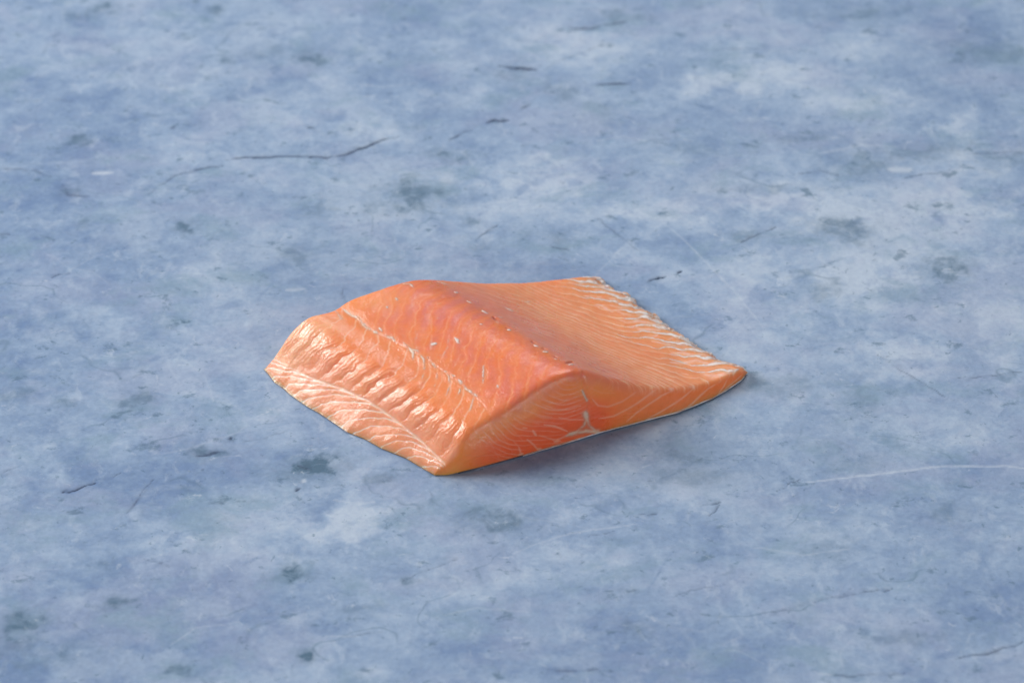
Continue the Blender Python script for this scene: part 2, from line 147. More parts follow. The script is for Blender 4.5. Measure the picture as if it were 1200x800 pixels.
CRACKS = [([[-14.56, 9.17], [-14.24, 9.68], [-13.96, 10.08]], 0.0317, 0.35), ([[-13.96, 10.08], [-13.66, 10.49], [-13.09, 10.72], [-12.48, 10.95], [-11.74, 11.18]], 0.0413, 0.6), ([[-11.77, 11.54], [-10.46, 11.71], [-9.06, 11.77], [-8.3, 11.77], [-7.49, 11.71], [-6.8, 11.89], [-6.13, 12.36], [-5.44, 12.84], [-4.64, 13.07]], 0.0508, 0.75), ([[-6.47, 12.18], [-5.61, 12.72], [-5.06, 12.96]], 0.0635, 0.7), ([[-8.37, 11.83], [-8.16, 11.71]], 0.0635, 0.9), ([[-2.53, 12.96], [-1.94, 13.43], [-1.59, 13.55]], 0.0413, 0.6), ([[-1.06, 14.1], [-0.71, 14.28], [-0.11, 14.28]], 0.0571, 0.85), ([[-0.55, 18.27], [0.18, 18.08], [1.09, 18.01]], 0.0635, 0.85), ([[1.34, 17.89], [2.0, 18.59], [3.67, 19.69], [4.23, 20.02]], 0.0317, 0.25), ([[2.52, 21.13], [3.33, 21.07], [3.89, 21.33], [5.01, 21.67]], 0.0714, 0.6), ([[3.6, 16.88], [4.33, 16.94], [4.98, 16.94]], 0.0571, 0.9), ([[0.36, 15.07], [0.79, 15.44]], 0.0397, 0.55), ([[5.28, 3.64], [5.61, 3.75], [5.92, 3.91]], 0.0476, 0.9), ([[6.46, 4.12], [6.59, 4.23]], 0.0476, 0.8), ([[9.0, 6.11], [9.59, 6.49], [10.47, 7.04]], 0.0381, 0.5), ([[15.88, 10.31], [16.77, 10.55], [17.64, 10.6]], 0.0413, 0.55), ([[-20.2, 6.55], [-19.8, 6.6]], 0.0381, 0.7), ([[-17.84, 3.86], [-17.54, 4.07], [-17.12, 4.12]], 0.0317, 0.6), ([[-15.97, -8.33], [-15.45, -8.15], [-15.02, -7.93], [-14.79, -7.75]], 0.0381, 0.9), ([[-14.35, -7.66], [-13.97, -7.26]], 0.0317, 0.5), ([[-13.51, -9.34], [-13.14, -8.46], [-12.78, -7.57]], 0.0254, 0.5), ([[-18.28, -7.39], [-17.58, -6.9]], 0.0286, 0.35), ([[-11.36, -6.35], [-10.9, -6.31], [-10.46, -6.12]], 0.0635, 0.6), ([[-10.2, -5.39], [-10.1, -5.48]], 0.0794, 0.7), ([[-9.72, -5.62], [-9.11, -5.53], [-8.67, -5.2], [-8.21, -5.06]], 0.0317, 0.3), ([[-11.11, -7.17], [-11.07, -7.21]], 0.0635, 1), ([[6.62, -9.03], [7.02, -8.9], [7.33, -8.77]], 0.0381, 0.7), ([[7.33, -8.77], [7.08, -9.34], [6.86, -9.51]], 0.0286, 0.5), ([[4.44, -9.43], [4.8, -9.47], [5.16, -9.34]], 0.0381, 0.55), ([[9.38, -8.24], [9.87, -7.84], [10.34, -7.62]], 0.0286, 0.45), ([[10.89, -13.56], [11.48, -13.43], [12.23, -13.23], [12.97, -13.11]], 0.0381, 0.5), ([[14.77, -16.35], [15.93, -16.15], [17.14, -15.64]], 0.0476, 0.5), ([[10.44, -17.12], [11.28, -17.2], [12.99, -17.05]], 0.0413, 0.4), ([[1.13, -16.93], [2.26, -16.93], [3.39, -16.97]], 0.0381, 0.4), ([[16.47, -2.12], [17.76, -1.97], [19.06, -1.73]], 0.0317, 0.35), ([[-3.8, -12.73], [-2.93, -12.24], [-1.77, -11.69]], 0.0286, 0.4), ([[3.39, 7.65], [4.21, 6.55], [5.01, 5.46]], 0.0317, 0.35), ([[-6.57, 3.07], [-6.37, 2.13], [-6.13, 1.93], [-5.24, 2.55]], 0.0317, 0.35), ([[-18.18, 9.91], [-17.82, 9.17], [-16.95, 9.06]], 0.0635, 0.4), ([[-20.81, 10.95], [-19.4, 10.78], [-18.65, 10.37]], 0.0317, 0.4), ([[18.5, 11.95], [20.96, 12.06]], 0.0381, 0.4), ([[13.76, -0.75], [15.03, -2.22], [16.31, -3.42]], 0.0317, 0.35), ([[-7.64, -6.9], [-7.27, -7.08]], 0.0476, 0.7), ([[-7.69, -8.24], [-7.51, -8.15]], 0.0476, 0.7), ([[-10.69, -8.9], [-9.05, -8.73]], 0.0222, 0.3), ([[-8.48, 13.74], [-8.19, 13.74]], 0.0635, 0.7), ([[-14.13, 13.74], [-13.93, 13.86]], 0.0635, 0.5), ([[11.41, 10.49], [12.47, 10.78], [13.3, 10.43]], 0.0317, 0.4), ([[3.93, -13.31], [4.37, -13.19]], 0.0349, 0.4), ([[2.68, -10.55], [3.58, -10.29]], 0.0286, 0.3), ([[-1.34, 6.27], [-0.84, 6.93], [-0.54, 7.26]], 0.0317, 0.5), ([[1.61, 5.73], [2.27, 5.62]], 0.0476, 0.4), ([[-5.86, -15.56], [-5.16, -15.25], [-4.3, -15.09]], 0.0317, 0.3), ([[5.52, -13.56], [6.12, -13.15], [7.3, -12.9]], 0.0286, 0.3), ([[8.37, -14.37], [9.55, -14.04], [10.89, -13.56]], 0.0317, 0.3), ([[-12.67, -11.69], [-12.06, -11.9], [-11.87, -12.07]], 0.0286, 0.35), ([[8.05, 19.36], [10.27, 19.62], [12.07, 19.24]], 0.0317, 0.25), ([[-20.73, 15.57], [-19.33, 15.81], [-18.23, 15.57]], 0.0317, 0.2)]
SCRATCHES = [([[10.48, -7.8], [12.48, -7.44], [13.41, -7.3], [15.28, -6.94], [17.73, -6.94], [19.22, -7.21]], 0.0476, 0.65), ([[0.0, -11.4], [1.19, -10.76], [2.38, -10.29], [4.33, -9.95]], 0.0476, 0.35), ([[5.93, 7.48], [6.72, 6.27], [7.34, 5.19], [8.54, 3.07], [9.68, 0.5]], 0.0349, 0.45), ([[0.68, 8.94], [2.06, 9.51], [3.45, 9.97]], 0.0317, 0.35), ([[-17.02, 10.6], [-16.2, 10.66]], 0.0952, 0.9), ([[-8.71, 3.07], [-7.96, 3.17]], 0.0952, 0.5), ([[15.32, 10.89], [16.22, 10.84]], 0.2063, 0.75), ([[2.97, 3.59], [4.0, 5.19], [4.53, 6.0]], 0.0254, 0.3), ([[-6.3, -15.37], [-5.15, -15.33]], 0.0317, 0.4), ([[-11.42, -15.76], [-10.63, -14.97], [-9.21, -14.69]], 0.0317, 0.3), ([[4.84, 0.5], [6.17, 1.42], [7.48, 1.62]], 0.0317, 0.2), ([[-6.67, 16.94], [-5.4, 16.69], [-3.97, 17.0]], 0.0476, 0.3), ([[-1.36, 8.49], [0.0, 8.77], [0.68, 8.72]], 0.0476, 0.4), ([[-9.1, -3.42], [-8.49, -3.03]], 0.0317, 0.3), ([[-6.33, -8.68], [-5.42, -8.9], [-4.82, -8.77]], 0.0635, 0.4), ([[-0.64, -0.0], [-0.55, -0.2]], 0.0476, 0.2), ([[-7.44, -7.8], [-7.36, -7.62]], 0.0794, 0.7), ([[3.51, 12.84], [4.57, 13.13], [5.62, 12.78]], 0.0635, 0.35), ([[12.57, 11.95], [14.37, 12.54], [15.76, 12.42]], 0.0952, 0.3), ([[14.03, 20.67], [16.94, 20.34], [18.31, 19.36]], 0.0635, 0.25), ([[-2.31, -14.37], [-1.16, -14.04], [0.58, -14.21]], 0.0476, 0.25), ([[8.29, -11.06], [10.04, -11.48], [11.84, -11.14]], 0.0476, 0.3), ([[-17.81, 3.59], [-16.34, 5.19], [-15.05, 5.62]], 0.0317, 0.25), ([[-12.82, -0.5], [-11.41, -1.97], [-10.98, -3.42]], 0.0317, 0.25)]
K = {
    'strip': (241, 160, 122),
    'strip_line': (253, 226, 210),
    'dorsal': (238, 142, 90),
    'dorsal_low': (245, 168, 134),
    'dorsal_groove': (230, 120, 72),
    'dorsal_line': (252, 208, 182),
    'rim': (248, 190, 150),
    'loin': (226, 126, 98),
    'loin_mauve': (214, 122, 112),
    'loin_deep': (216, 92, 54),
    'loin_seam': (232, 130, 86),
    'loin_edge': (242, 156, 98),
    'loin_line': (246, 180, 144),
    'belly_in': (226, 132, 102),
    'belly': (236, 150, 108),
    'belly_out': (238, 152, 102),
    'belly_line': (250, 206, 176),
    'septum_line': (252, 216, 194),
    'cut_side': (250, 150, 66),
    'cut_deep': (247, 106, 60),
    'cut_belly': (247, 134, 74),
    'cut_line': (250, 194, 166),
    'fat': (252, 228, 222),
    'fleck': (248, 222, 214),
    'seam': (250, 210, 190),
    'pit': (190, 76, 56),
    'membrane': (232, 190, 166),
    'st_dark': (113, 138, 176),
    'st_mid': (136, 159, 190),
    'st_light': (152, 173, 200),
    'st_pale': (178, 193, 212),
    'st_lilac': (162, 170, 197),
    'st_teal': (124, 152, 174),
    'st_stain': (80, 109, 133),
    'st_white': (197, 208, 221),
    'st_crack': (48, 66, 94),
}

UB, UM, UP = 0.044, 0.21, 0.48


def resample(ctrl, lm, n=1001, sm=8):
    c = np.array(ctrl, float)
    s = np.r_[0, np.cumsum(np.linalg.norm(np.diff(c, axis=0), axis=1))]
    uc = np.interp(s, s[lm], [0, UB, UM, UP, 1])
    u = np.linspace(0, 1, n)
    out = np.stack([np.interp(u, uc, c[:, k]) for k in range(3)], -1)
    k = np.exp(-0.5 * (np.arange(-3 * sm, 3 * sm + 1) / sm) ** 2)
    k /= k.sum()
    pad = np.concatenate([2 * out[:1] - out[3 * sm:0:-1], out, 2 * out[-1:] - out[-2:-3 * sm - 2:-1]])
    return u, np.stack([np.convolve(pad[:, q], k, "valid") for q in range(3)], -1), uc


U1, FC, UCF = resample(FRONT_TOP, FRONT_MARKS)
_, RC, _ = resample(REAR_TOP, REAR_MARKS, sm=15)
for C_ in (FC, RC):                                            # the hump over the pin bones is soft
    k_ = np.exp(-0.5 * (np.arange(-100, 101) / 34.0) ** 2)
    k_ /= k_.sum()
    soft_ = np.stack([np.convolve(np.pad(C_[:, q], 100, mode="edge"), k_, "valid") for q in range(3)], -1)
    w_ = (smooth(0.30, 0.42, U1) * smooth(0.74, 0.60, U1))[:, None]
    C_[:] = C_ * (1 - w_) + soft_ * w_
FBC = np.stack([np.interp(U1, UCF, np.array(FRONT_BASE)[:, k]) for k in range(3)], -1)


def edge_offset(E, a, b):
    E = np.array(E, float)
    d = b - a
    t = ((E - a) @ d) / (d @ d)
    off = E - (a + t[:, None] * d)
    off[:, 2] = 0
    o = np.argsort(t)
    t, off = t[o], off[o]
    return t, off * np.clip(np.minimum(t, 1 - t) * 12, 0, 1)[:, None]


TL, OL = edge_offset(LEFT_EDGE, FC[0], RC[0])
TR, OR = edge_offset(RIGHT_EDGE, FC[-1], RC[-1])


def on(curve, u):
    return np.stack([np.interp(u, U1, curve[:, k]) for k in range(3)], -1)


def at(t, o, v):
    return np.stack([np.interp(v, t, o[:, k]) for k in range(3)], -1)


def edges(U, V):
    w0 = np.clip(1 - U / 0.2, 0, 1) ** 2
    w1 = smooth(0.8, 1.0, U)
    return at(TL, OL, V) * w0[..., None] + at(TR, OR, V) * w1[..., None]


def fillet_grid(nu=440, nf=74, nt=350, nb=22):
    """rows run front base -> front top -> rear top -> rear base; columns run dorsal edge -> belly edge"""
    u = np.linspace(0, 1, nu)
    u = u - 0.35 * np.sin(2 * np.pi * u) / (2 * np.pi)        # a little denser at both edges
    rows, vv, qq = [], [], []
    ft, rt, fb = on(FC, u), on(RC, u), on(FBC, u)
    zb = 0.02 + 0.070 * smooth(0.02, 0.16, u)
    ft[:, 2] = np.maximum(ft[:, 2], zb + 0.004)
    rt[:, 2] = np.maximum(rt[:, 2], zb + 0.004)
    fb[:, 2] = zb
    rb = rt.copy()
    rb[:, 2] = zb
    n_out = np.array([FACE_N[0], FACE_N[1], 0])
    for q in np.linspace(0, 1, nf, endpoint=False):
        p = fb * (1 - q) + ft * q
        bulge = 0.15 * np.sin(np.pi * q) ** 1.6 * np.clip((ft[:, 2] - 0.3) / 2, 0, 1)
        rows.append(p + n_out * bulge[:, None])
        vv.append(np.zeros(nu)); qq.append(np.full(nu, q))
    for v in np.linspace(0, 1, nt):
        V = np.full(nu, v)
        rows.append(ft * (1 - v) + rt * v + edges(u, V))
        rows[-1][:, 2] = np.maximum(rows[-1][:, 2], zb)
        vv.append(V); qq.append(np.ones(nu))
    for q in np.linspace(1, 0, nb + 1)[1:]:
        rows.append(rb * (1 - q) + rt * q)
        vv.append(np.ones(nu)); qq.append(np.full(nu, q))
    for v in np.linspace(1, 0, 26)[1:-1]:                       # the underside, tucked in below the belly edge
        V = np.full(nu, v)
        p = rb * v + fb * (1 - v) + edges(u, V) + (rb[300] - rb[-1]) * (0.05 * smooth(0.9, 1.0, u))[:, None]
        p[:, 2] = zb
        rows.append(p)
        vv.append(V); qq.append(np.zeros(nu))
    P = np.array(rows)
    # soften the two cut corners along the columns
    S = P.copy()
    for _ in range(140):
        S[1:-1] = 0.5 * S[1:-1] + 0.25 * (S[:-2] + S[2:])
    r = np.arange(len(P))
    w = np.maximum(np.exp(-((r - nf) / 27.0) ** 2), np.exp(-((r - nf - nt) / 8.0) ** 2))
    P = P * (1 - w)[:, None, None] + S * w[:, None, None]
    return P, np.broadcast_to(u, P.shape[:2]).copy(), np.array(vv), np.array(qq), nf, nt


GP, GU, GV, GQ, NF, NT = fillet_grid()


def grid_normals(P):
    n = np.cross(np.gradient(P, axis=1), np.gradient(P, axis=0))
    n /= np.maximum(np.linalg.norm(n, axis=-1, keepdims=True), 1e-9)
    return n


GN = grid_normals(GP)
if GN[NF + NT // 2, GN.shape[1] // 2, 2] < 0:
    GN = -GN
STEP_U = np.linalg.norm(np.gradient(GP, axis=1), axis=-1) + 1e-6
STEP_V = np.linalg.norm(np.gradient(GP, axis=0), axis=-1) + 1e-6


def septum(phi, w):
    """thin line of half-width w cm on every whole number of phi, and the phase inside a segment"""
    gu = np.gradient(phi, axis=1) / STEP_U
    gv = np.gradient(phi, axis=0) / STEP_V
    g = np.sqrt(gu ** 2 + gv ** 2) + 1e-3
    d = np.abs(phi - np.round(phi)) / g
    return np.exp(-(d / w) ** 2), phi - np.floor(phi), d


def curve(x, xs, ys):
    return np.interp(x, xs, ys)


# ------------------------------------------------------------------ flesh: muscle pattern, relief and colour
uB = curve(GV, [0, .07, .18, .28, .38, .47, .62, .75, .94, 1], [.044, .051, .063, .072, .076, .079, .069, .056, .043, .042])
uM = curve(GV, [0, .08, .24, .46, .54, .65, .74, 1], [.213, .225, .234, .233, .227, .219, .209, .208])
uP = curve(GV, [0, .08, .26, .42, .55, .64, .75, .95, 1], [.47, .46, .452, .454, .49, .505, .496, .483, .48])
UNDER = np.arange(len(GP))[:, None] >= NF + NT + 22
TOP = smooth(0.90, 1.0, GQ) * (np.arange(len(GP))[:, None] < NF + NT + 3)
FACE = (np.arange(len(GP))[:, None] < NF) * (1 - smooth(0.86, 1.0, GQ))

wob = fbm(GP * 0.55, 3, 3) * 0.75 + fbm(GP * 2.6, 8, 3) * 0.22
a1 = np.clip(GU / uB, 0, 1)
a2 = np.clip((GU - uB) / (uM - uB), 0, 1)
a3 = np.clip((GU - uM) / (uP - uM), 0, 1)
g1 = curve(a1, [0, .3, .5, .7, .86, .95, 1], [.21, .195, .17, .125, .075, .035, 0])
g2 = curve(a2, [0, .17, .35, .5, .6, .7, .85, 1], [-.08, -.095, -.107, -.112, -.10, -.082, -.045, 0])
g3 = curve(a3, [0, .13, .28, .42, .55, .65, .86, 1], [0, .065, .11, .175, .22, .245, .30, .37])
us = np.array([.44, .57, .64, .68, .71, .74, .78, .82, .86, 1.0])
sl = np.array([-1.2, -1.5, -1.9, -2.6, -4.0, -4.0, -3.0, -2.0, -1.3, -.9])
gx = np.linspace(.44, 1, 400)
gy = np.cumsum(np.interp(gx, us, sl)) * (gx[1] - gx[0])
g4 = curve(GU, gx, gy)
ph1 = 14.0 * (GV - g1) + wob * 0.8
ph2 = 13.5 * (GV - g2) + wob
ph3 = 13.5 * (GV - g3) + 0.45 + wob
ph4 = 13.0 * (GV - g4) + wob * 1.3

Z1 = (GU < uB) * TOP
Z2 = ((GU >= uB) & (GU < uM)) * TOP
Z3 = ((GU >= uM) & (GU < uP)) * TOP
Z4 = (GU >= uP) * TOP
l1, f1, d1 = septum(ph1, 0.026)
l2, f2, d2 = septum(ph2, 0.021)
l3, f3, d3 = septum(ph3, 0.021)
l4, f4, d4 = septum(ph4, 0.032)
l4b, _, _ = septum(ph4 * 2 + 0.3, 0.022)
brk = 0.5 + 0.5 * np.clip(fbm(GP * 2.2, 21, 3) * 2.2, -1, 1)          # breaks in the lines
lB = np.exp(-((GU - uB) * 14.2 / 0.035) ** 2) * TOP * smooth(0.93, 0.7, GV)
lM = np.exp(-((GU - uM) * 14.2 / 0.03) ** 2) * TOP

fat = np.zeros(GP.shape[:2])
for ln, w, s in FAT_LINES:
    fat = np.maximum(fat, s * stroke(GP, ln, w))
speck = np.zeros_like(fat)
for ln, w, s in SPECKS:
    speck = np.maximum(speck, s * stroke(GP, ln, w))
seam = np.zeros_like(fat)
for ln, w, s in SEAM_LINES:
    seam = np.maximum(seam, s * stroke(GP, ln, w))
pit = np.zeros_like(fat)
for ln, w, s in PITS:
    pit = np.maximum(pit, s * stroke(GP, ln, w))
facel = np.zeros_like(fat)
for ln, w, s in FACE_LINES:
    facel = np.maximum(facel, s * stroke(GP, ln, w * 0.85))
memb = np.zeros_like(fat)
for ln, w, s in MEMBRANE:
    memb = np.maximum(memb, s * stroke(GP, ln, w, taper=False))
notch = np.zeros_like(fat)
for ln, w, s in NOTCH:
    notch = np.maximum(notch, s * stroke(GP, ln, w))
reach = 0.83 + 0.07 * noise(np.stack([np.round(ph4) * 1.7, ph4 * 0, ph4 * 0], -1), 113) + 0.03 * fbm(GP * 1.5, 115, 2)
stripe = np.exp(-(d4 / (0.032 + 0.085 * smooth(0.86, 0.97, GU))) ** 2) * smooth(0.0, 0.09, GU - reach) * TOP
stripe *= np.clip(0.80 + 1.1 * fbm(GP * 5.0, 117, 4, 0.6), 0.0, 1.2)
edgefat = smooth(0.90, 0.965, GU) * TOP * smooth(0.34, 0.12, np.minimum(f4, 1 - f4) + 0.30 * fbm(GP * 4.0, 105, 3)) * np.clip(0.55 + 1.2 * fbm(GP * 3.0, 107, 2), 0, 1)
edgefat = np.maximum(edgefat, smooth(0.975, 0.992, GU) * TOP * np.clip(0.3 + 1.6 * fbm(GP * 4.0, 109, 3), 0, 0.9))
fat *= np.clip(0.8 + 0.9 * fbm(GP * 6.0, 33, 3), 0.2, 1.25)
speck *= np.clip(0.8 + 0.8 * fbm(GP * 10.0, 35, 2), 0.3, 1.2)
seam *= np.clip(0.62 + 1.1 * fbm(GP * 6.0, 37, 3), 0.25, 1.2)
memb *= np.clip(0.9 + 0.6 * fbm(GP * 7.0, 39, 3), 0.3, 1.2)

# relief, in cm along the normal
amp2 = smooth(0.0, 0.16, a2) * (1 - 0.93 * smooth(0.42, 0.80, a2 + 0.15 * fbm(GP * 1.3, 44, 2)))
amp2 *= 0.45 + 0.85 * (0.5 + 0.5 * hash3(np.floor(ph2).astype(np.int64), np.zeros_like(ph2, dtype=np.int64), np.zeros_like(ph2, dtype=np.int64), 5))
amp2 *= np.clip(0.95 + 0.6 * fbm(GP * 0.8, 46, 2), 0.4, 1.3) * (1 - 0.45 * smooth(0.72, 0.95, GV))
bulge2 = 1 - np.abs(2 * f2 - 1) ** 2.0
relief = Z2 * amp2 * 0.050 * (bulge2 - 0.60) * 0.85
relief += Z2 * 0.0035 * np.sin(ph2 * 2 * np.pi * 4 + 7 * fbm(GP * 1.8, 48, 3)) * smooth(.05, .2, a2) * smooth(.85, .5, a2)
relief += Z1 * 0.007 * ((1 - np.abs(2 * f1 - 1) ** 3) - 0.6)
relief -= 0.012 * lB
relief += Z3 * 0.005 * ((1 - np.abs(2 * f3 - 1) ** 3) - 0.6) * smooth(0, .1, a3)
relief += Z4 * 0.003 * ((1 - np.abs(2 * f4 - 1) ** 2) - 0.5) * smooth(uP, uP + 0.08, GU)
ragedge = smooth(0.93, 1.0, GU) * (GQ > 0.99)
relief += ragedge * (0.05 * np.sin(ph4 * 2 * np.pi + 2.0 * fbm(GP * 1.5, 42, 2)) + 0.13 * fbm(GP * 2.6, 41, 4))
relief += smooth(0.06, 0.0, GU) * (GQ > 0.99) * 0.025 * fbm(GP * 2.0, 43, 2)
relief -= 0.012 * lM * (1 - 0.4 * brk)
relief -= 0.05 * pit + 0.06 * notch
relief += 0.045 * fbm(GP * 0.6, 45, 3) * smooth(0, 0.1, GU) * smooth(1, 0.9, GU) * (GQ > .3)
relief += (TOP + 0.4 * FACE) * (0.005 * fbm(GP * 5.0, 47, 3) + 0.0015 * fbm(GP * 18.0, 49, 2))
base_fade = np.where(np.arange(len(GP))[:, None] < NF, smooth(0.0, 0.15, GQ), np.where(UNDER, 0.0, 1.0))
FP = GP + GN * (relief * base_fade)[..., None]
out_dir = (RC[-1] - RC[300]) * np.array([1, 1, 0])
out_dir /= np.linalg.norm(out_dir)
rag = 0.13 * fbm(np.stack([GV * 14.0, GV * 0, GV * 0], -1), 101, 3) + 0.08 * fbm(GP * 4.0, 103, 4)
FP += out_dir * (rag * smooth(0.90, 0.985, GU) * (GV > 0.02) * smooth(0.0, 0.08, GV) * ~UNDER)[..., None]
zb_col = GP[0, :, 2]
FP[..., 2] = np.maximum(FP[..., 2], zb_col[None, :] * 0.999)

# colour of the flesh and the glow painted at its thin edges (linear)
def col(*c): return lin(*c)


def mix(A, B, t):
    t = np.clip(t, 0, 1)[..., None]
    return A * (1 - t) + np.asarray(B) * t


n_lo = fbm(GP * 0.7, 51, 3)
n_mid = fbm(GP * 2.5, 53, 3)
C1 = mix(np.broadcast_to(col(*K["strip"]), GP.shape), col(*K["strip_line"]), l1 * (0.75 + 0.25 * brk))
C2 = mix(np.broadcast_to(col(*K["dorsal_low"]), GP.shape), col(*K["dorsal"]), smooth(0.15, 0.65, a2 + 0.15 * n_mid))
C2 = mix(C2, col(*K["dorsal_groove"]), 0.5 * (1 - bulge2) * smooth(.7, .3, a2))
C2 = mix(C2, col(*K["dorsal_line"]), l2 * (0.35 + 0.65 * brk) * 0.9)
C2 = mix(C2, col(*K["rim"]), 0.75 * smooth(0.72, 0.99, GV + 0.06 * n_mid) * smooth(1.0, 0.55, a2))  # translucent glow of the thin rear edge, put into the colour
C3 = mix(np.broadcast_to(col(*K["loin"]), GP.shape), col(*K["loin_seam"]), 0.95 * smooth(0.40, 0.04, np.minimum(f3, 1 - f3) + .16 * n_mid + .10 * n_lo))
C3 = mix(C3, col(*K["loin_mauve"]), 0.60 * smooth(0.22, 0.46, np.minimum(f3, 1 - f3) + .12 * n_mid) * smooth(.15, .5, a3) * smooth(1.0, .7, a3) * np.clip(.6 + n_lo * 1.5, 0, 1))
C3 = mix(C3, col(*K["loin_deep"]), 0.4 * np.exp(-((f3 - 0.13) / 0.09) ** 2) * smooth(.25, .55, a3) * np.clip(.5 + 1.6 * fbm(GP * 1.6, 57, 3), 0, 1))
C3 = mix(C3, col(*K["loin_edge"]), smooth(0.72, 1.0, GV) * smooth(.75, .2, a3))
C3 = mix(C3, col(*K["loin_line"]), 0.75 * l3 * smooth(1.0, 0.2, a3) * (0.35 + 0.65 * brk))
C3 = mix(C3, col(*K["dorsal"]), 0.6 * smooth(0.30, 0.0, a3 + 0.08 * n_mid))
tz = GU + 0.03 * n_lo
C4 = mix(np.broadcast_to(col(*K["belly_in"]), GP.shape), col(*K["belly"]), smooth(.56, .70, tz))
C4 = mix(C4, col(*K["belly_out"]), smooth(.76, .88, tz))
C4 = mix(C4, col(*K["belly_line"]), (l4 * (0.60 + 0.35 * smooth(.6, .8, GU)) + 0.45 * l4b) * (0.45 + 0.55 * brk) * smooth(uP, uP + 0.1, GU))
C4 = mix(C4, col(*K["belly_out"]), 0.5 * smooth(0.8, 1.0, GV))
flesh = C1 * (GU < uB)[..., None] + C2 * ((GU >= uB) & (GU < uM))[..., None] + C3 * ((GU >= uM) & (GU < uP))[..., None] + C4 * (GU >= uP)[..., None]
soft = flesh.copy()
for _ in range(6):                                             # zone borders melt into each other
    soft[:, 1:-1] = 0.5 * soft[:, 1:-1] + 0.25 * (soft[:, :-2] + soft[:, 2:])
nearP = np.exp(-((GU - uP) * 14.2 / 0.5) ** 2)
flesh = mix(flesh, soft, nearP)
flesh = mix(flesh, col(*K["septum_line"]), 0.75 * lB)
flesh = mix(flesh, col(*K["septum_line"]), 0.15 * lM * brk)
# cut face; orange at the thin corner and top paints in translucent glow
fx = smooth(0.05, 0.25, GU) * smooth(0.75, 0.5, GU)
CF = mix(np.broadcast_to(col(*K["cut_side"]), GP.shape), col(*K["cut_deep"]), fx * smooth(0.95, 0.25, GQ + 0.25 * n_lo))
CF = mix(CF, col(*K["cut_belly"]), smooth(.50, .62, GU))
cen = on(FC, np.array([0.43]))[0] + np.array([0, 0, -0.1])
rad = np.linalg.norm((GP - cen) * np.array([1, 1, 1.25]), axis=-1)
phf = rad / 0.235 + 0.9 * fbm(GP * 0.8, 121, 3)
lf, _, _ = septum(phf, 0.020)
ang = fbm(GP * 1.4, 123, 3)
CF = mix(CF, col(*K["cut_line"]), 0.42 * lf * smooth(0.10, 0.2, GU) * smooth(0.52, 0.46, GU) * np.clip(0.45 + 1.3 * ang, 0, 1))
phr = GU * 30 - GQ * 3.2 * (GU - 0.3) + 0.6 * fbm(GP * 0.9, 125, 2)
lr, _, _ = septum(phr, 0.020)
CF = mix(CF, col(*K["cut_line"]), 0.22 * lr * smooth(0.56, 0.64, GU) * np.clip(0.5 + 1.3 * ang, 0, 1))
CF = mix(CF, col(*K["cut_line"]), 0.68 * facel)
topness = smooth(0.66, 1.04, GQ + 0.10 * n_mid + 0.08 * n_lo)
flesh = CF * (1 - topness)[..., None] + flesh * topness[..., None]
flesh = mix(flesh, col(*K["cut_line"]), 0.5 * facel * topness)
flesh = mix(flesh, col(*K["fat"]), 0.8 * np.clip(np.maximum(0.5 * fat, np.maximum(edgefat * 0.8, stripe)), 0, 1))
flesh = mix(flesh, col(*K["seam"]), 0.7 * np.clip(seam, 0, 1))
flesh = mix(flesh, col(*K["seam"]), 0.6 * np.clip(speck, 0, 1))
flesh = mix(flesh, col(*K["pit"]), 0.5 * pit)
flesh = mix(flesh, col(*K["membrane"]), 0.9 * np.clip(memb, 0, 1))
flesh = flesh * (1 + 0.05 * n_mid + 0.04 * fbm(GP * 9, 55, 2))[..., None]
flesh = np.clip(flesh, 0.01, 0.95)


# ------------------------------------------------------------------ mesh and material helpers
def mesh_object(name, verts, faces, mat, parent=None, attrs=None, smooth_shade=True):
    """verts (n,3) in cm, faces list of quads or an (m,4) array"""
    me = bpy.data.meshes.new(name)
    verts = np.asarray(verts, float) * CM
    if isinstance(faces, np.ndarray) and faces.ndim == 2:
        k = faces.shape[1]
        me.vertices.add(len(verts))
        me.vertices.foreach_set("co", verts.astype(np.float32).ravel())
        me.loops.add(faces.size)
        me.loops.foreach_set("vertex_index", faces.astype(np.int32).ravel())
        me.polygons.add(len(faces))
        me.polygons.foreach_set("loop_start", np.arange(0, faces.size, k, dtype=np.int32))
        me.update(calc_edges=True)
        me.validate()
    else:
        me.from_pydata(verts.tolist(), [], [list(f) for f in faces])
        me.update()
    me.polygons.foreach_set("use_smooth", np.full(len(me.polygons), smooth_shade, dtype=bool))
    for an, val in (attrs or {}).items():
        if val.ndim == 1:
            at_ = me.attributes.new(an, "FLOAT", "POINT")
            at_.data.foreach_set("value", val.astype(np.float32))
        else:
            at_ = me.attributes.new(an, "FLOAT_COLOR", "POINT")
            at_.data.foreach_set("color", np.c_[val, np.ones(len(val))].astype(np.float32).ravel())
    me.materials.append(mat)
    o = bpy.data.objects.new(name, me)
    COL.objects.link(o)
    if parent is not None:
        o.parent = parent
    return o


def new_mat(name):
    m = bpy.data.materials.new(name)
    m.use_nodes = True
    nt = m.node_tree
    return m, nt, nt.nodes, nt.links, nt.nodes["Principled BSDF"]


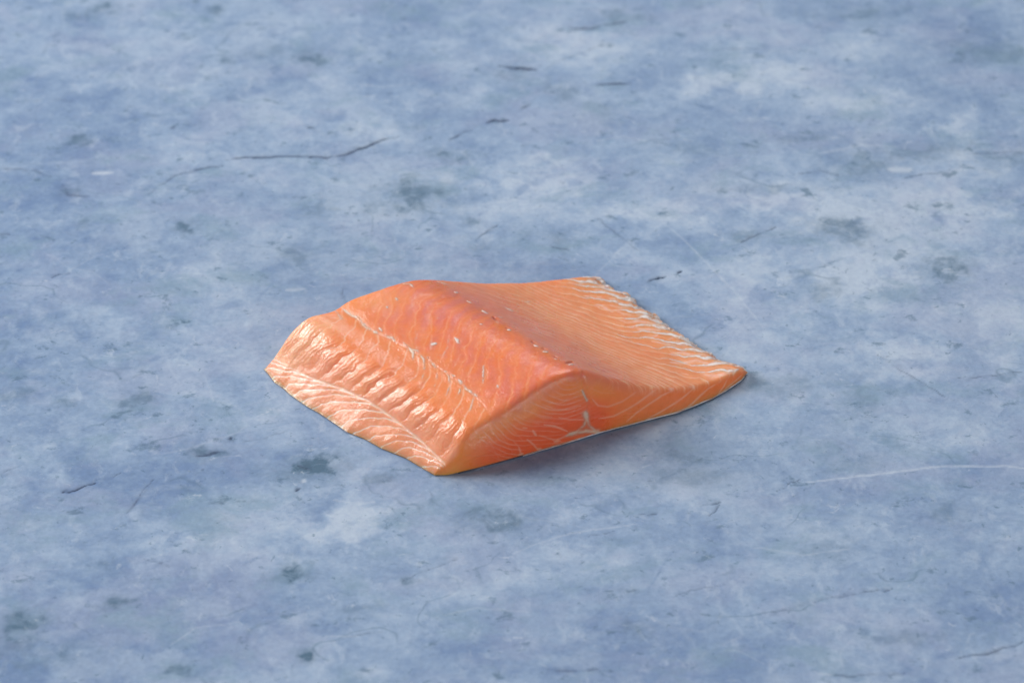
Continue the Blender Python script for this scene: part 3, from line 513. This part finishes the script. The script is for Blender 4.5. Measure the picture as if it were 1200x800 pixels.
class Tree:
    def __init__(self, nt):
        self.nt = nt

    def n(self, kind, **kw):
        nd = self.nt.nodes.new(kind)
        for k, v in kw.items():
            setattr(nd, k, v)
        return nd

    def put(self, sock, val):
        if hasattr(val, "is_linked") or hasattr(val, "links"):
            self.nt.links.new(val, sock)
        else:
            sock.default_value = val

    def attr(self, name, what="Fac"):
        return self.n("ShaderNodeAttribute", attribute_name=name).outputs[what]

    def math(self, op, a, b=0.0, clamp=False):
        nd = self.n("ShaderNodeMath", operation=op, use_clamp=clamp)
        self.put(nd.inputs[0], a); self.put(nd.inputs[1], b)
        return nd.outputs[0]

    def noise(self, vec, scale, detail=4, rough=0.55, dist=0.0, out="Fac"):
        nd = self.n("ShaderNodeTexNoise")
        self.nt.links.new(vec, nd.inputs["Vector"])
        nd.inputs["Scale"].default_value = scale
        nd.inputs["Detail"].default_value = detail
        nd.inputs["Roughness"].default_value = rough
        nd.inputs["Distortion"].default_value = dist
        return nd.outputs[out]

    def mapping(self, vec, scale=(1, 1, 1), rot=(0, 0, 0)):
        nd = self.n("ShaderNodeMapping")
        self.nt.links.new(vec, nd.inputs["Vector"])
        nd.inputs["Scale"].default_value = scale
        nd.inputs["Rotation"].default_value = rot
        return nd.outputs["Vector"]

    def ramp(self, fac, stops):
        nd = self.n("ShaderNodeValToRGB")
        self.nt.links.new(fac, nd.inputs["Fac"])
        el = nd.color_ramp.elements
        while len(el) < len(stops):
            el.new(0.5)
        for e, (p, c) in zip(el, stops):
            e.position = p
            e.color = (*c, 1) if not np.isscalar(c) else (c, c, c, 1)
        return nd.outputs["Color"]

    def mix(self, fac, a, b, mode="MIX"):
        nd = self.n("ShaderNodeMix", data_type="RGBA", blend_type=mode)
        self.put(nd.inputs[0], fac)
        for s, v in ((nd.inputs[6], a), (nd.inputs[7], b)):
            if isinstance(v, (tuple, list, np.ndarray)):
                s.default_value = (*v, 1)
            else:
                self.nt.links.new(v, s)
        return nd.outputs[2]

    def bump(self, height, strength, distance, normal=None):
        nd = self.n("ShaderNodeBump")
        self.nt.links.new(height, nd.inputs["Height"])
        nd.inputs["Strength"].default_value = strength
        nd.inputs["Distance"].default_value = distance
        if normal is not None:
            self.nt.links.new(normal, nd.inputs["Normal"])
        return nd.outputs["Normal"]


def flesh_material(name, sss, scale, radius, rough, spec):
    m, nt, nodes, links, bs = new_mat(name)
    t = Tree(nt)
    co = t.n("ShaderNodeTexCoord").outputs["Object"]
    links.new(t.attr("flesh_colour", "Color"), bs.inputs["Base Color"])
    bs.inputs["Subsurface Weight"].default_value = sss
    bs.inputs["Subsurface Radius"].default_value = radius
    bs.inputs["Subsurface Scale"].default_value = scale
    bs.subsurface_method = "RANDOM_WALK"
    bs.inputs["IOR"].default_value = 1.40
    bs.inputs["Specular IOR Level"].default_value = spec
    # moist surface: patches of gloss and a fine fibrous grain
    patch = t.noise(co, 90, 3)
    r = t.n("ShaderNodeMapRange")
    links.new(patch, r.inputs["Value"])
    r.inputs["From Min"].default_value, r.inputs["From Max"].default_value = 0.3, 0.7
    r.inputs["To Min"].default_value, r.inputs["To Max"].default_value = rough - 0.07, rough + 0.10
    links.new(r.outputs[0], bs.inputs["Roughness"])
    fine = t.noise(co, 900, 3, 0.6)
    mid = t.noise(co, 300, 3, 0.6)
    h = t.math("ADD", t.math("MULTIPLY", fine, 0.5), mid)
    links.new(t.bump(h, 0.16, 0.0006), bs.inputs["Normal"])
    # the film of moisture on top
    links.new(t.attr("wetness"), bs.inputs["Coat Weight"])
    bs.inputs["Coat IOR"].default_value = 1.50
    bs.inputs["Coat Roughness"].default_value = 0.20
    wet = t.math("ADD", t.math("MULTIPLY", t.noise(co, 420, 3, 0.6), 1.0), t.math("MULTIPLY", t.noise(co, 1300, 2, 0.6), 0.4))
    links.new(t.bump(wet, 0.60, 0.0008), bs.inputs["Coat Normal"])
    return m


M_FLESH = flesh_material("raw_flesh", 0.75, 0.0040, (1.0, 0.40, 0.22), 0.30, 0.42)
M_FAT = flesh_material("white_fat", 0.5, 0.0012, (1.0, 0.75, 0.6), 0.36, 0.5)


# ------------------------------------------------------------------ the tabletop
def build_tabletop():
    xi = np.arange(-23.0, 23.01, 0.052)
    yi = np.arange(-20.5, 25.01, 0.066)
    gro = np.cumsum(0.066 * 1.28 ** np.arange(1, 26))
    x = np.r_[(xi[0] - gro)[::-1], xi, xi[-1] + gro]
    y = np.r_[(yi[0] - gro)[::-1], yi, yi[-1] + gro]
    X, Y = np.meshgrid(x, y)
    P2 = np.stack([X, Y, np.zeros_like(X)], -1)
    P = P2[..., :2]
    warp = np.stack([fbm(P2 * 0.9, 61, 4), fbm(P2 * 0.9 + 40, 62, 4)], -1) * 0.55 \
        + np.stack([fbm(P2 * 3.4, 63, 3), fbm(P2 * 3.4 + 40, 64, 3)], -1) * 0.16
    W = P + warp
    stain = np.zeros(X.shape)
    pale = np.zeros(X.shape)
    crack = np.zeros(X.shape)
    scratch = np.zeros(X.shape)
    edge = fbm(P2 * 1.6, 66, 5, 0.62)
    edge2 = fbm(P2 * 2.6, 67, 5, 0.62)
    for (cx, cy, rx, ry, s) in STAINS:
        r = np.sqrt(((W[..., 0] - cx) / rx) ** 2 + ((W[..., 1] - cy) / ry) ** 2)
        core = smooth(0.95, 0.30, r + 1.1 * edge)
        halo = smooth(1.9, 0.5, r + 0.9 * edge2)
        stain = np.maximum(stain, 1.35 * s * (0.68 * core + 0.32 * halo))
    for (cx, cy, rx, ry, s) in PALES:  # pale blotches; negative ones paint a vignette along left and bottom
        r = np.sqrt(((W[..., 0] - cx) / rx) ** 2 + ((W[..., 1] - cy) / ry) ** 2)
        pale = pale + s * smooth(1.4, 0.1, r + 0.8 * edge)
    fine = P + np.stack([fbm(P2 * 2.5, 71, 3), fbm(P2 * 2.5 + 9, 72, 3)], -1) * 0.10
    wid = 0.95 + 1.3 * fbm(P2 * 2.6, 73, 3)
    chip = fbm(P2 * 2.0, 79, 4, 0.65)
    for ln, w, s in CRACKS:
        m = stroke(fine, ln, w * 1.0, pad=2.6)
        crack = np.maximum(crack, s * np.clip(m * wid, 0, 1))
        h = stroke(P + warp * 0.35, ln, w * 3.0, pad=2.4)
        crack = np.maximum(crack, 0.45 * s * np.clip(h * (0.25 + 1.6 * chip), 0, 1))
    for ln, w, s in SCRATCHES:
        m = stroke(P + (fine - P) * 0.4, ln, w, pad=2.6)
        scratch = np.maximum(scratch, s * np.clip(m * (0.6 + wid * 0.5), 0, 1))
    pale = np.clip(pale, -1.0, 1.2)
    Z = 0.010 * fbm(P2 * 1.1, 75, 3) + 0.004 * fbm(P2 * 5, 77, 2) - 0.045 * crack - 0.02 * np.abs(scratch) * 0.3
    Z = Z - 0.008
    Z[:1], Z[-1:] = -3.0, -3.0
    Z[:, :1], Z[:, -1:] = -3.0, -3.0
    ny, nx = X.shape
    idx = np.arange(nx * ny).reshape(ny, nx)
    F = np.stack([idx[:-1, :-1], idx[:-1, 1:], idx[1:, 1:], idx[1:, :-1]], -1).reshape(-1, 4)

    m, nt, nodes, links, bs = new_mat("blue_plaster")
    t = Tree(nt)
    co = t.n("ShaderNodeTexCoord").outputs["Object"]
    # trowelled mottling: broad drifts, then thin coats laid over one another with broken edges
    m1 = t.mapping(co, (1.0, 1.25, 1.0), (0, 0, math.radians(-28)))
    m2 = t.mapping(co, (1.0, 1.45, 1.0), (0, 0, math.radians(-20)))
    m3 = t.mapping(co, (1.4, 1.0, 1.0), (0, 0, math.radians(35)))
    big = t.noise(m1, 10.0, 6, 0.58, 0.5)
    med = t.noise(m2, 30.0, 10, 0.68, 0.3)
    sml = t.noise(m1, 110.0, 8, 0.70, 0.3)
    tiny = t.noise(co, 520.0, 4, 0.6)
    tone = t.math("ADD", t.math("MULTIPLY", big, 0.34), t.math("MULTIPLY", med, 0.38))
    tone = t.math("ADD", tone, t.math("MULTIPLY", sml, 0.28))
    tone = t.math("ADD", tone, t.math("MULTIPLY", t.attr("pale_and_vignette"), 0.17))
    base = t.ramp(tone, [(0.38, lin(*K["st_dark"])), (0.47, lin(*K["st_mid"])), (0.53, lin(*K["st_light"])), (0.64, lin(*K["st_pale"]))])
    for q, (mp, sc, lo, hi, amt, key_) in enumerate([(m2, 17.0, .50, .60, .30, "st_lilac"), (m1, 24.0, .53, .62, .34, "st_pale"),
                                                     (m3, 21.0, .54, .62, .30, "st_dark"), (m2, 44.0, .56, .64, .34, "st_mid"),
                                                     (m1, 58.0, .57, .65, .42, "st_dark"), (m3, 70.0, .57, .66, .40, "st_pale"),
                                                     (m2, 30.0, .54, .66, .55, "st_teal")]):
        shift = t.n("ShaderNodeVectorMath", operation="ADD")
        links.new(mp, shift.inputs[0])
        shift.inputs[1].default_value = (3.1 * q, 1.7 * q, 0.9 * q)
        f = t.noise(shift.outputs[0], sc, 10, 0.66, 0.35)
        base = t.mix(t.math("MULTIPLY", t.ramp(f, [(lo, 0.0), (hi, 1.0)]), amt), base, lin(*K[key_]))
    # faint veins, dark and pale, running through the coats
    for mp, sc, off, msc, amt, key_ in ((m1, 11.0, 5.0, 22.0, .40, "st_dark"), (m3, 9.0, 9.0, 18.0, .22, "st_pale"), (m2, 16.0, 2.0, 30.0, .40, "st_stain"), (m1, 12.0, 7.0, 26.0, .15, "st_white")):
        shift = t.n("ShaderNodeVectorMath", operation="ADD")
        links.new(mp, shift.inputs[0])
        shift.inputs[1].default_value = (off, off * 0.7, 0.3)
        v = t.noise(shift.outputs[0], sc, 3.5, 0.45, 0.1)
        v = t.math("ABSOLUTE", t.math("SUBTRACT", v, 0.5))
        line_ = t.ramp(v, [(0.0, 1.0), (0.007, 0.0)])
        where = t.ramp(t.noise(shift.outputs[0], msc, 3, 0.5), [(0.52, 0.0), (0.62, 1.0)])
        base = t.mix(t.math("MULTIPLY", t.math("MULTIPLY", line_, where), amt), base, lin(*K[key_]))
    # dark stains with a broken inside
    inside = t.ramp(t.noise(m1, 140.0, 7, 0.7, 0.8), [(0.33, 0.35), (0.56, 1.0)])
    st = t.math("MULTIPLY", t.attr("stain"), inside, True)
    base = t.mix(st, base, lin(*K["st_stain"]))
    # small dark flecks and pale scuffs
    fl = t.noise(m2, 75.0, 7, 0.7, 0.25)
    base = t.mix(t.math("MULTIPLY", t.ramp(fl, [(0.60, 0.0), (0.67, 1.0)]), 0.60), base, lin(*K["st_stain"]))
    fl2 = t.noise(m1, 260.0, 4, 0.65, 0.5)
    base = t.mix(t.math("MULTIPLY", t.ramp(fl2, [(0.63, 0.0), (0.70, 1.0)]), 0.55), base, lin(*K["st_stain"]))
    wh = t.noise(m2, 110.0, 7, 0.72, 0.8)
    base = t.mix(t.math("MULTIPLY", t.ramp(wh, [(0.62, 0.0), (0.71, 1.0)]), 0.5), base, lin(*K["st_white"]))
    base = t.mix(t.math("MULTIPLY", t.attr("scratch"), 0.8, True), base, lin(*K["st_white"]))
    base = t.mix(t.math("MULTIPLY", t.attr("crack"), 1.25, True), base, lin(*K["st_crack"]))
    base = t.mix(0.10, base, t.ramp(tiny, [(0.3, 0.08), (0.7, 0.8)]), "OVERLAY")
    links.new(base, bs.inputs["Base Color"])
    rg = t.n("ShaderNodeMapRange")
    links.new(med, rg.inputs["Value"])
    rg.inputs["From Min"].default_value, rg.inputs["From Max"].default_value = 0.3, 0.7
    rg.inputs["To Min"].default_value, rg.inputs["To Max"].default_value = 0.42, 0.60
    links.new(rg.outputs[0], bs.inputs["Roughness"])
    bs.inputs["Specular IOR Level"].default_value = 0.25
    h = t.math("ADD", t.math("MULTIPLY", sml, 1.0), t.math("MULTIPLY", tiny, 0.25))
    links.new(t.bump(h, 0.24, 0.0010), bs.inputs["Normal"])
    o = mesh_object("tabletop", np.stack([X, Y, Z], -1).reshape(-1, 3), F, m,
                    attrs={"stain": stain.ravel(), "pale_and_vignette": pale.ravel(), "crack": crack.ravel(), "scratch": scratch.ravel()})
    o["kind"] = "structure"
    o["label"] = "mottled pale blue plastered tabletop with dark stains and hairline cracks"
    return o


build_tabletop()

# ------------------------------------------------------------------ the fillet
fillet = bpy.data.objects.new("salmon_fillet", None)
fillet.empty_display_size = 0.03
COL.objects.link(fillet)
fillet["label"] = "thick raw orange salmon fillet portion, skin side down on the blue tabletop"
fillet["category"] = "fish fillet"

rows, cols = GP.shape[:2]
gidx = np.arange(rows * cols).reshape(rows, cols)
ring = np.concatenate([gidx, gidx[:1]], 0)                     # closes the underside
quads = np.stack([ring[:-1, :-1], ring[1:, :-1], ring[1:, 1:], ring[:-1, 1:]], -1).reshape(-1, 4)
if GN[NF + 40, cols // 2, 2] > 0:
    a, b, c = (FP.reshape(-1, 3)[quads[(NF + 40) * (cols - 1) + cols // 2][k]] for k in (0, 1, 2))
    if np.cross(b - a, c - a)[2] < 0:
        quads = quads[:, ::-1].copy()
        FLIP = True
    else:
        FLIP = False
wet = np.clip(1.0 - 0.45 * smooth(0.22, 0.32, GU) - 0.40 * smooth(0.44, 0.56, GU), 0, 1) * (0.75 + 0.25 * TOP)
wet *= np.clip(0.8 + 0.8 * fbm(GP * 1.1, 111, 3), 0.3, 1.15)
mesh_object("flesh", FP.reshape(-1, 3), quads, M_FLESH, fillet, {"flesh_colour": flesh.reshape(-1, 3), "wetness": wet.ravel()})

FNORM = grid_normals(FP)
if FNORM[NF + 40, cols // 2, 2] < 0:
    FNORM = -FNORM


def patch(name, mask, lift, colour, mat, level=0.30, jitter=0.2):
    """a thin closed piece lying on the flesh where mask is high; its rim sinks into the flesh"""
    keep = mask > level * 0.55
    q = keep[:-1, :-1] & keep[1:, :-1] & keep[1:, 1:] & keep[:-1, 1:]
    r, c = np.nonzero(q)
    if len(r) < 4:
        return None
    corners = np.stack([r * cols + c, (r + 1) * cols + c, (r + 1) * cols + c + 1, r * cols + c + 1], -1)
    if FLIP:
        corners = corners[:, ::-1]
    used, inv = np.unique(corners, return_inverse=True)
    f = inv.reshape(-1, 4)
    m = mask.ravel()[used]
    base = FP.reshape(-1, 3)[used]
    nrm = FNORM.reshape(-1, 3)[used]
    h = np.minimum(np.maximum(m - level, -0.25), 0.5) * lift
    topv = base + nrm * h[:, None]
    low = base + nrm * (np.minimum(h, 0) - 0.02)[:, None]
    n = len(used)
    e = np.sort(np.stack([f, np.roll(f, -1, 1)], -1).reshape(-1, 2), 1)
    ed = np.stack([f, np.roll(f, -1, 1)], -1).reshape(-1, 2)
    key = e[:, 0] * n + e[:, 1]
    _, first, cnt = np.unique(key, return_index=True, return_counts=True)
    rim = ed[first[cnt == 1]]
    side = np.stack([rim[:, 1], rim[:, 0], rim[:, 0] + n, rim[:, 1] + n], -1)
    F = np.concatenate([f, f[:, ::-1] + n, side])
    tone = np.clip(1 + jitter * fbm(np.r_[topv, low] * 8, 81, 3), 0.5, 1.1)
    cc = np.clip(np.asarray(colour)[None] * tone[:, None], 0, 0.95)
    under = flesh.reshape(-1, 3)[used]
    k = (0.92 * smooth(level * 0.9, min(0.95, level + 0.6), m))[:, None]
    cc[:n] = under * (1 - k) + cc[:n] * k
    return mesh_object(name, np.r_[topv, low], F, mat, fillet, {"flesh_colour": cc, "wetness": np.full(len(cc), 0.35)})


for n_ in range(int(np.floor(ph4[Z4 > 0].min())), int(np.ceil(ph4[Z4 > 0].max())) + 1):
    patch("fat_streak", stripe * (np.abs(ph4 - n_) < 0.5), 0.016, lin(*K["fat"]), M_FAT)
for ln, w, s in SPECKS:
    mk = s * stroke(GP, ln, w) * np.clip(0.9 + 0.8 * fbm(GP * 10.0, 35, 2), 0.3, 1.2)
    patch("fat_fleck", mk, 0.02, lin(*K["fleck"]), M_FAT)
patch("connective_seam", seam, 0.015, lin(*K["seam"]), M_FAT)
patch("membrane", memb, 0.012, lin(*K["membrane"]), M_FAT, jitter=0.15)


def slab(name, inset_left, out_front, z0, z1, mat, wavy, taper=0.0):
    """thin sheet under the flesh: outline follows the base of the fillet"""
    u = np.linspace(inset_left, 0.972, 160)
    fr = on(FBC, u)
    rr = on(RC, u)
    v = np.linspace(0, 1, 60)
    lf = on(FC, np.full(60, inset_left)) * (1 - v)[:, None] + on(RC, np.full(60, inset_left)) * v[:, None] + edges(np.full(60, inset_left), v)
    rg = on(FC, np.full(60, 0.972)) * (1 - v)[:, None] + on(RC, np.full(60, 0.972)) * v[:, None] + edges(np.full(60, 0.972), v)
    out = np.concatenate([fr, rg[1:-1], rr[::-1], lf[::-1][1:-1]])
    out[:, 2] = 0
    n = len(out)
    cen = out.mean(0)
    push = np.zeros((n, 3))
    push[:160] = np.array([FACE_N[0], FACE_N[1], 0]) * out_front
    jit = fbm(out * 2.2, 91, 3)[:, None] * wavy
    dirs = out - cen
    dirs /= np.linalg.norm(dirs, axis=1)[:, None]
    out = out + push + dirs * jit
    rings = []
    for z, sh in ((z0, -0.012), (z0 + 0.3 * (z1 - z0), 0.0), (z1 - 0.3 * (z1 - z0), 0.0), (z1, -0.012)):
        r = out + dirs * sh
        zz = np.full(n, z)
        if taper:                                               # thins out towards the dorsal end
            ux = np.full(n, inset_left)
            ux[:160] = u
            ux[160:160 + 58] = 1.0
            ux[218:218 + 160] = u[::-1]
            zz = z0 + (z - z0) * (0.08 + 0.92 * smooth(inset_left, inset_left + taper, ux))
        r[:, 2] = zz + 0.012 * fbm(out * 1.3, 93, 2)
        rings.append(r)
    V = np.concatenate(rings + [[[cen[0], cen[1], z0]], [[cen[0], cen[1], z1]]])
    F = []
    for k in range(3):
        for i in range(n):
            j = (i + 1) % n
            F.append((k * n + i, k * n + j, (k + 1) * n + j, (k + 1) * n + i))
    for i in range(n):
        j = (i + 1) % n
        F.append((4 * n, j, i))
        F.append((4 * n + 1, 3 * n + i, 3 * n + j))
    return mesh_object(name, V, F, mat, fillet)


def plain_mat(name, stops, rough, scale, metallic=0.0, sss=0.0):
    m, nt, nodes, links, bs = new_mat(name)
    t = Tree(nt)
    co = t.n("ShaderNodeTexCoord").outputs["Object"]
    n = t.noise(t.mapping(co, (1, 1, 3)), scale, 5, 0.6, 0.4)
    links.new(t.ramp(n, stops), bs.inputs["Base Color"])
    bs.inputs["Roughness"].default_value = rough
    bs.inputs["Metallic"].default_value = metallic
    bs.inputs["Subsurface Weight"].default_value = sss
    bs.inputs["Subsurface Scale"].default_value = 0.0008
    links.new(t.bump(n, 0.3, 0.0005), bs.inputs["Normal"])
    return m


M_SKIN = plain_mat("silver_skin", [(0.35, lin(34, 42, 58)), (0.66, lin(112, 124, 146))], 0.32, 120, 0.25)
M_LAYER = plain_mat("fat_layer", [(0.35, lin(205, 165, 145)), (0.6, lin(232, 222, 222))], 0.38, 160, 0.0, 0.4)
slab("skin", 0.10, 0.002, -0.004, 0.036, M_SKIN, 0.02)
slab("fat_layer", 0.30, 0.010, 0.038, 0.096, M_LAYER, 0.02, taper=0.30)
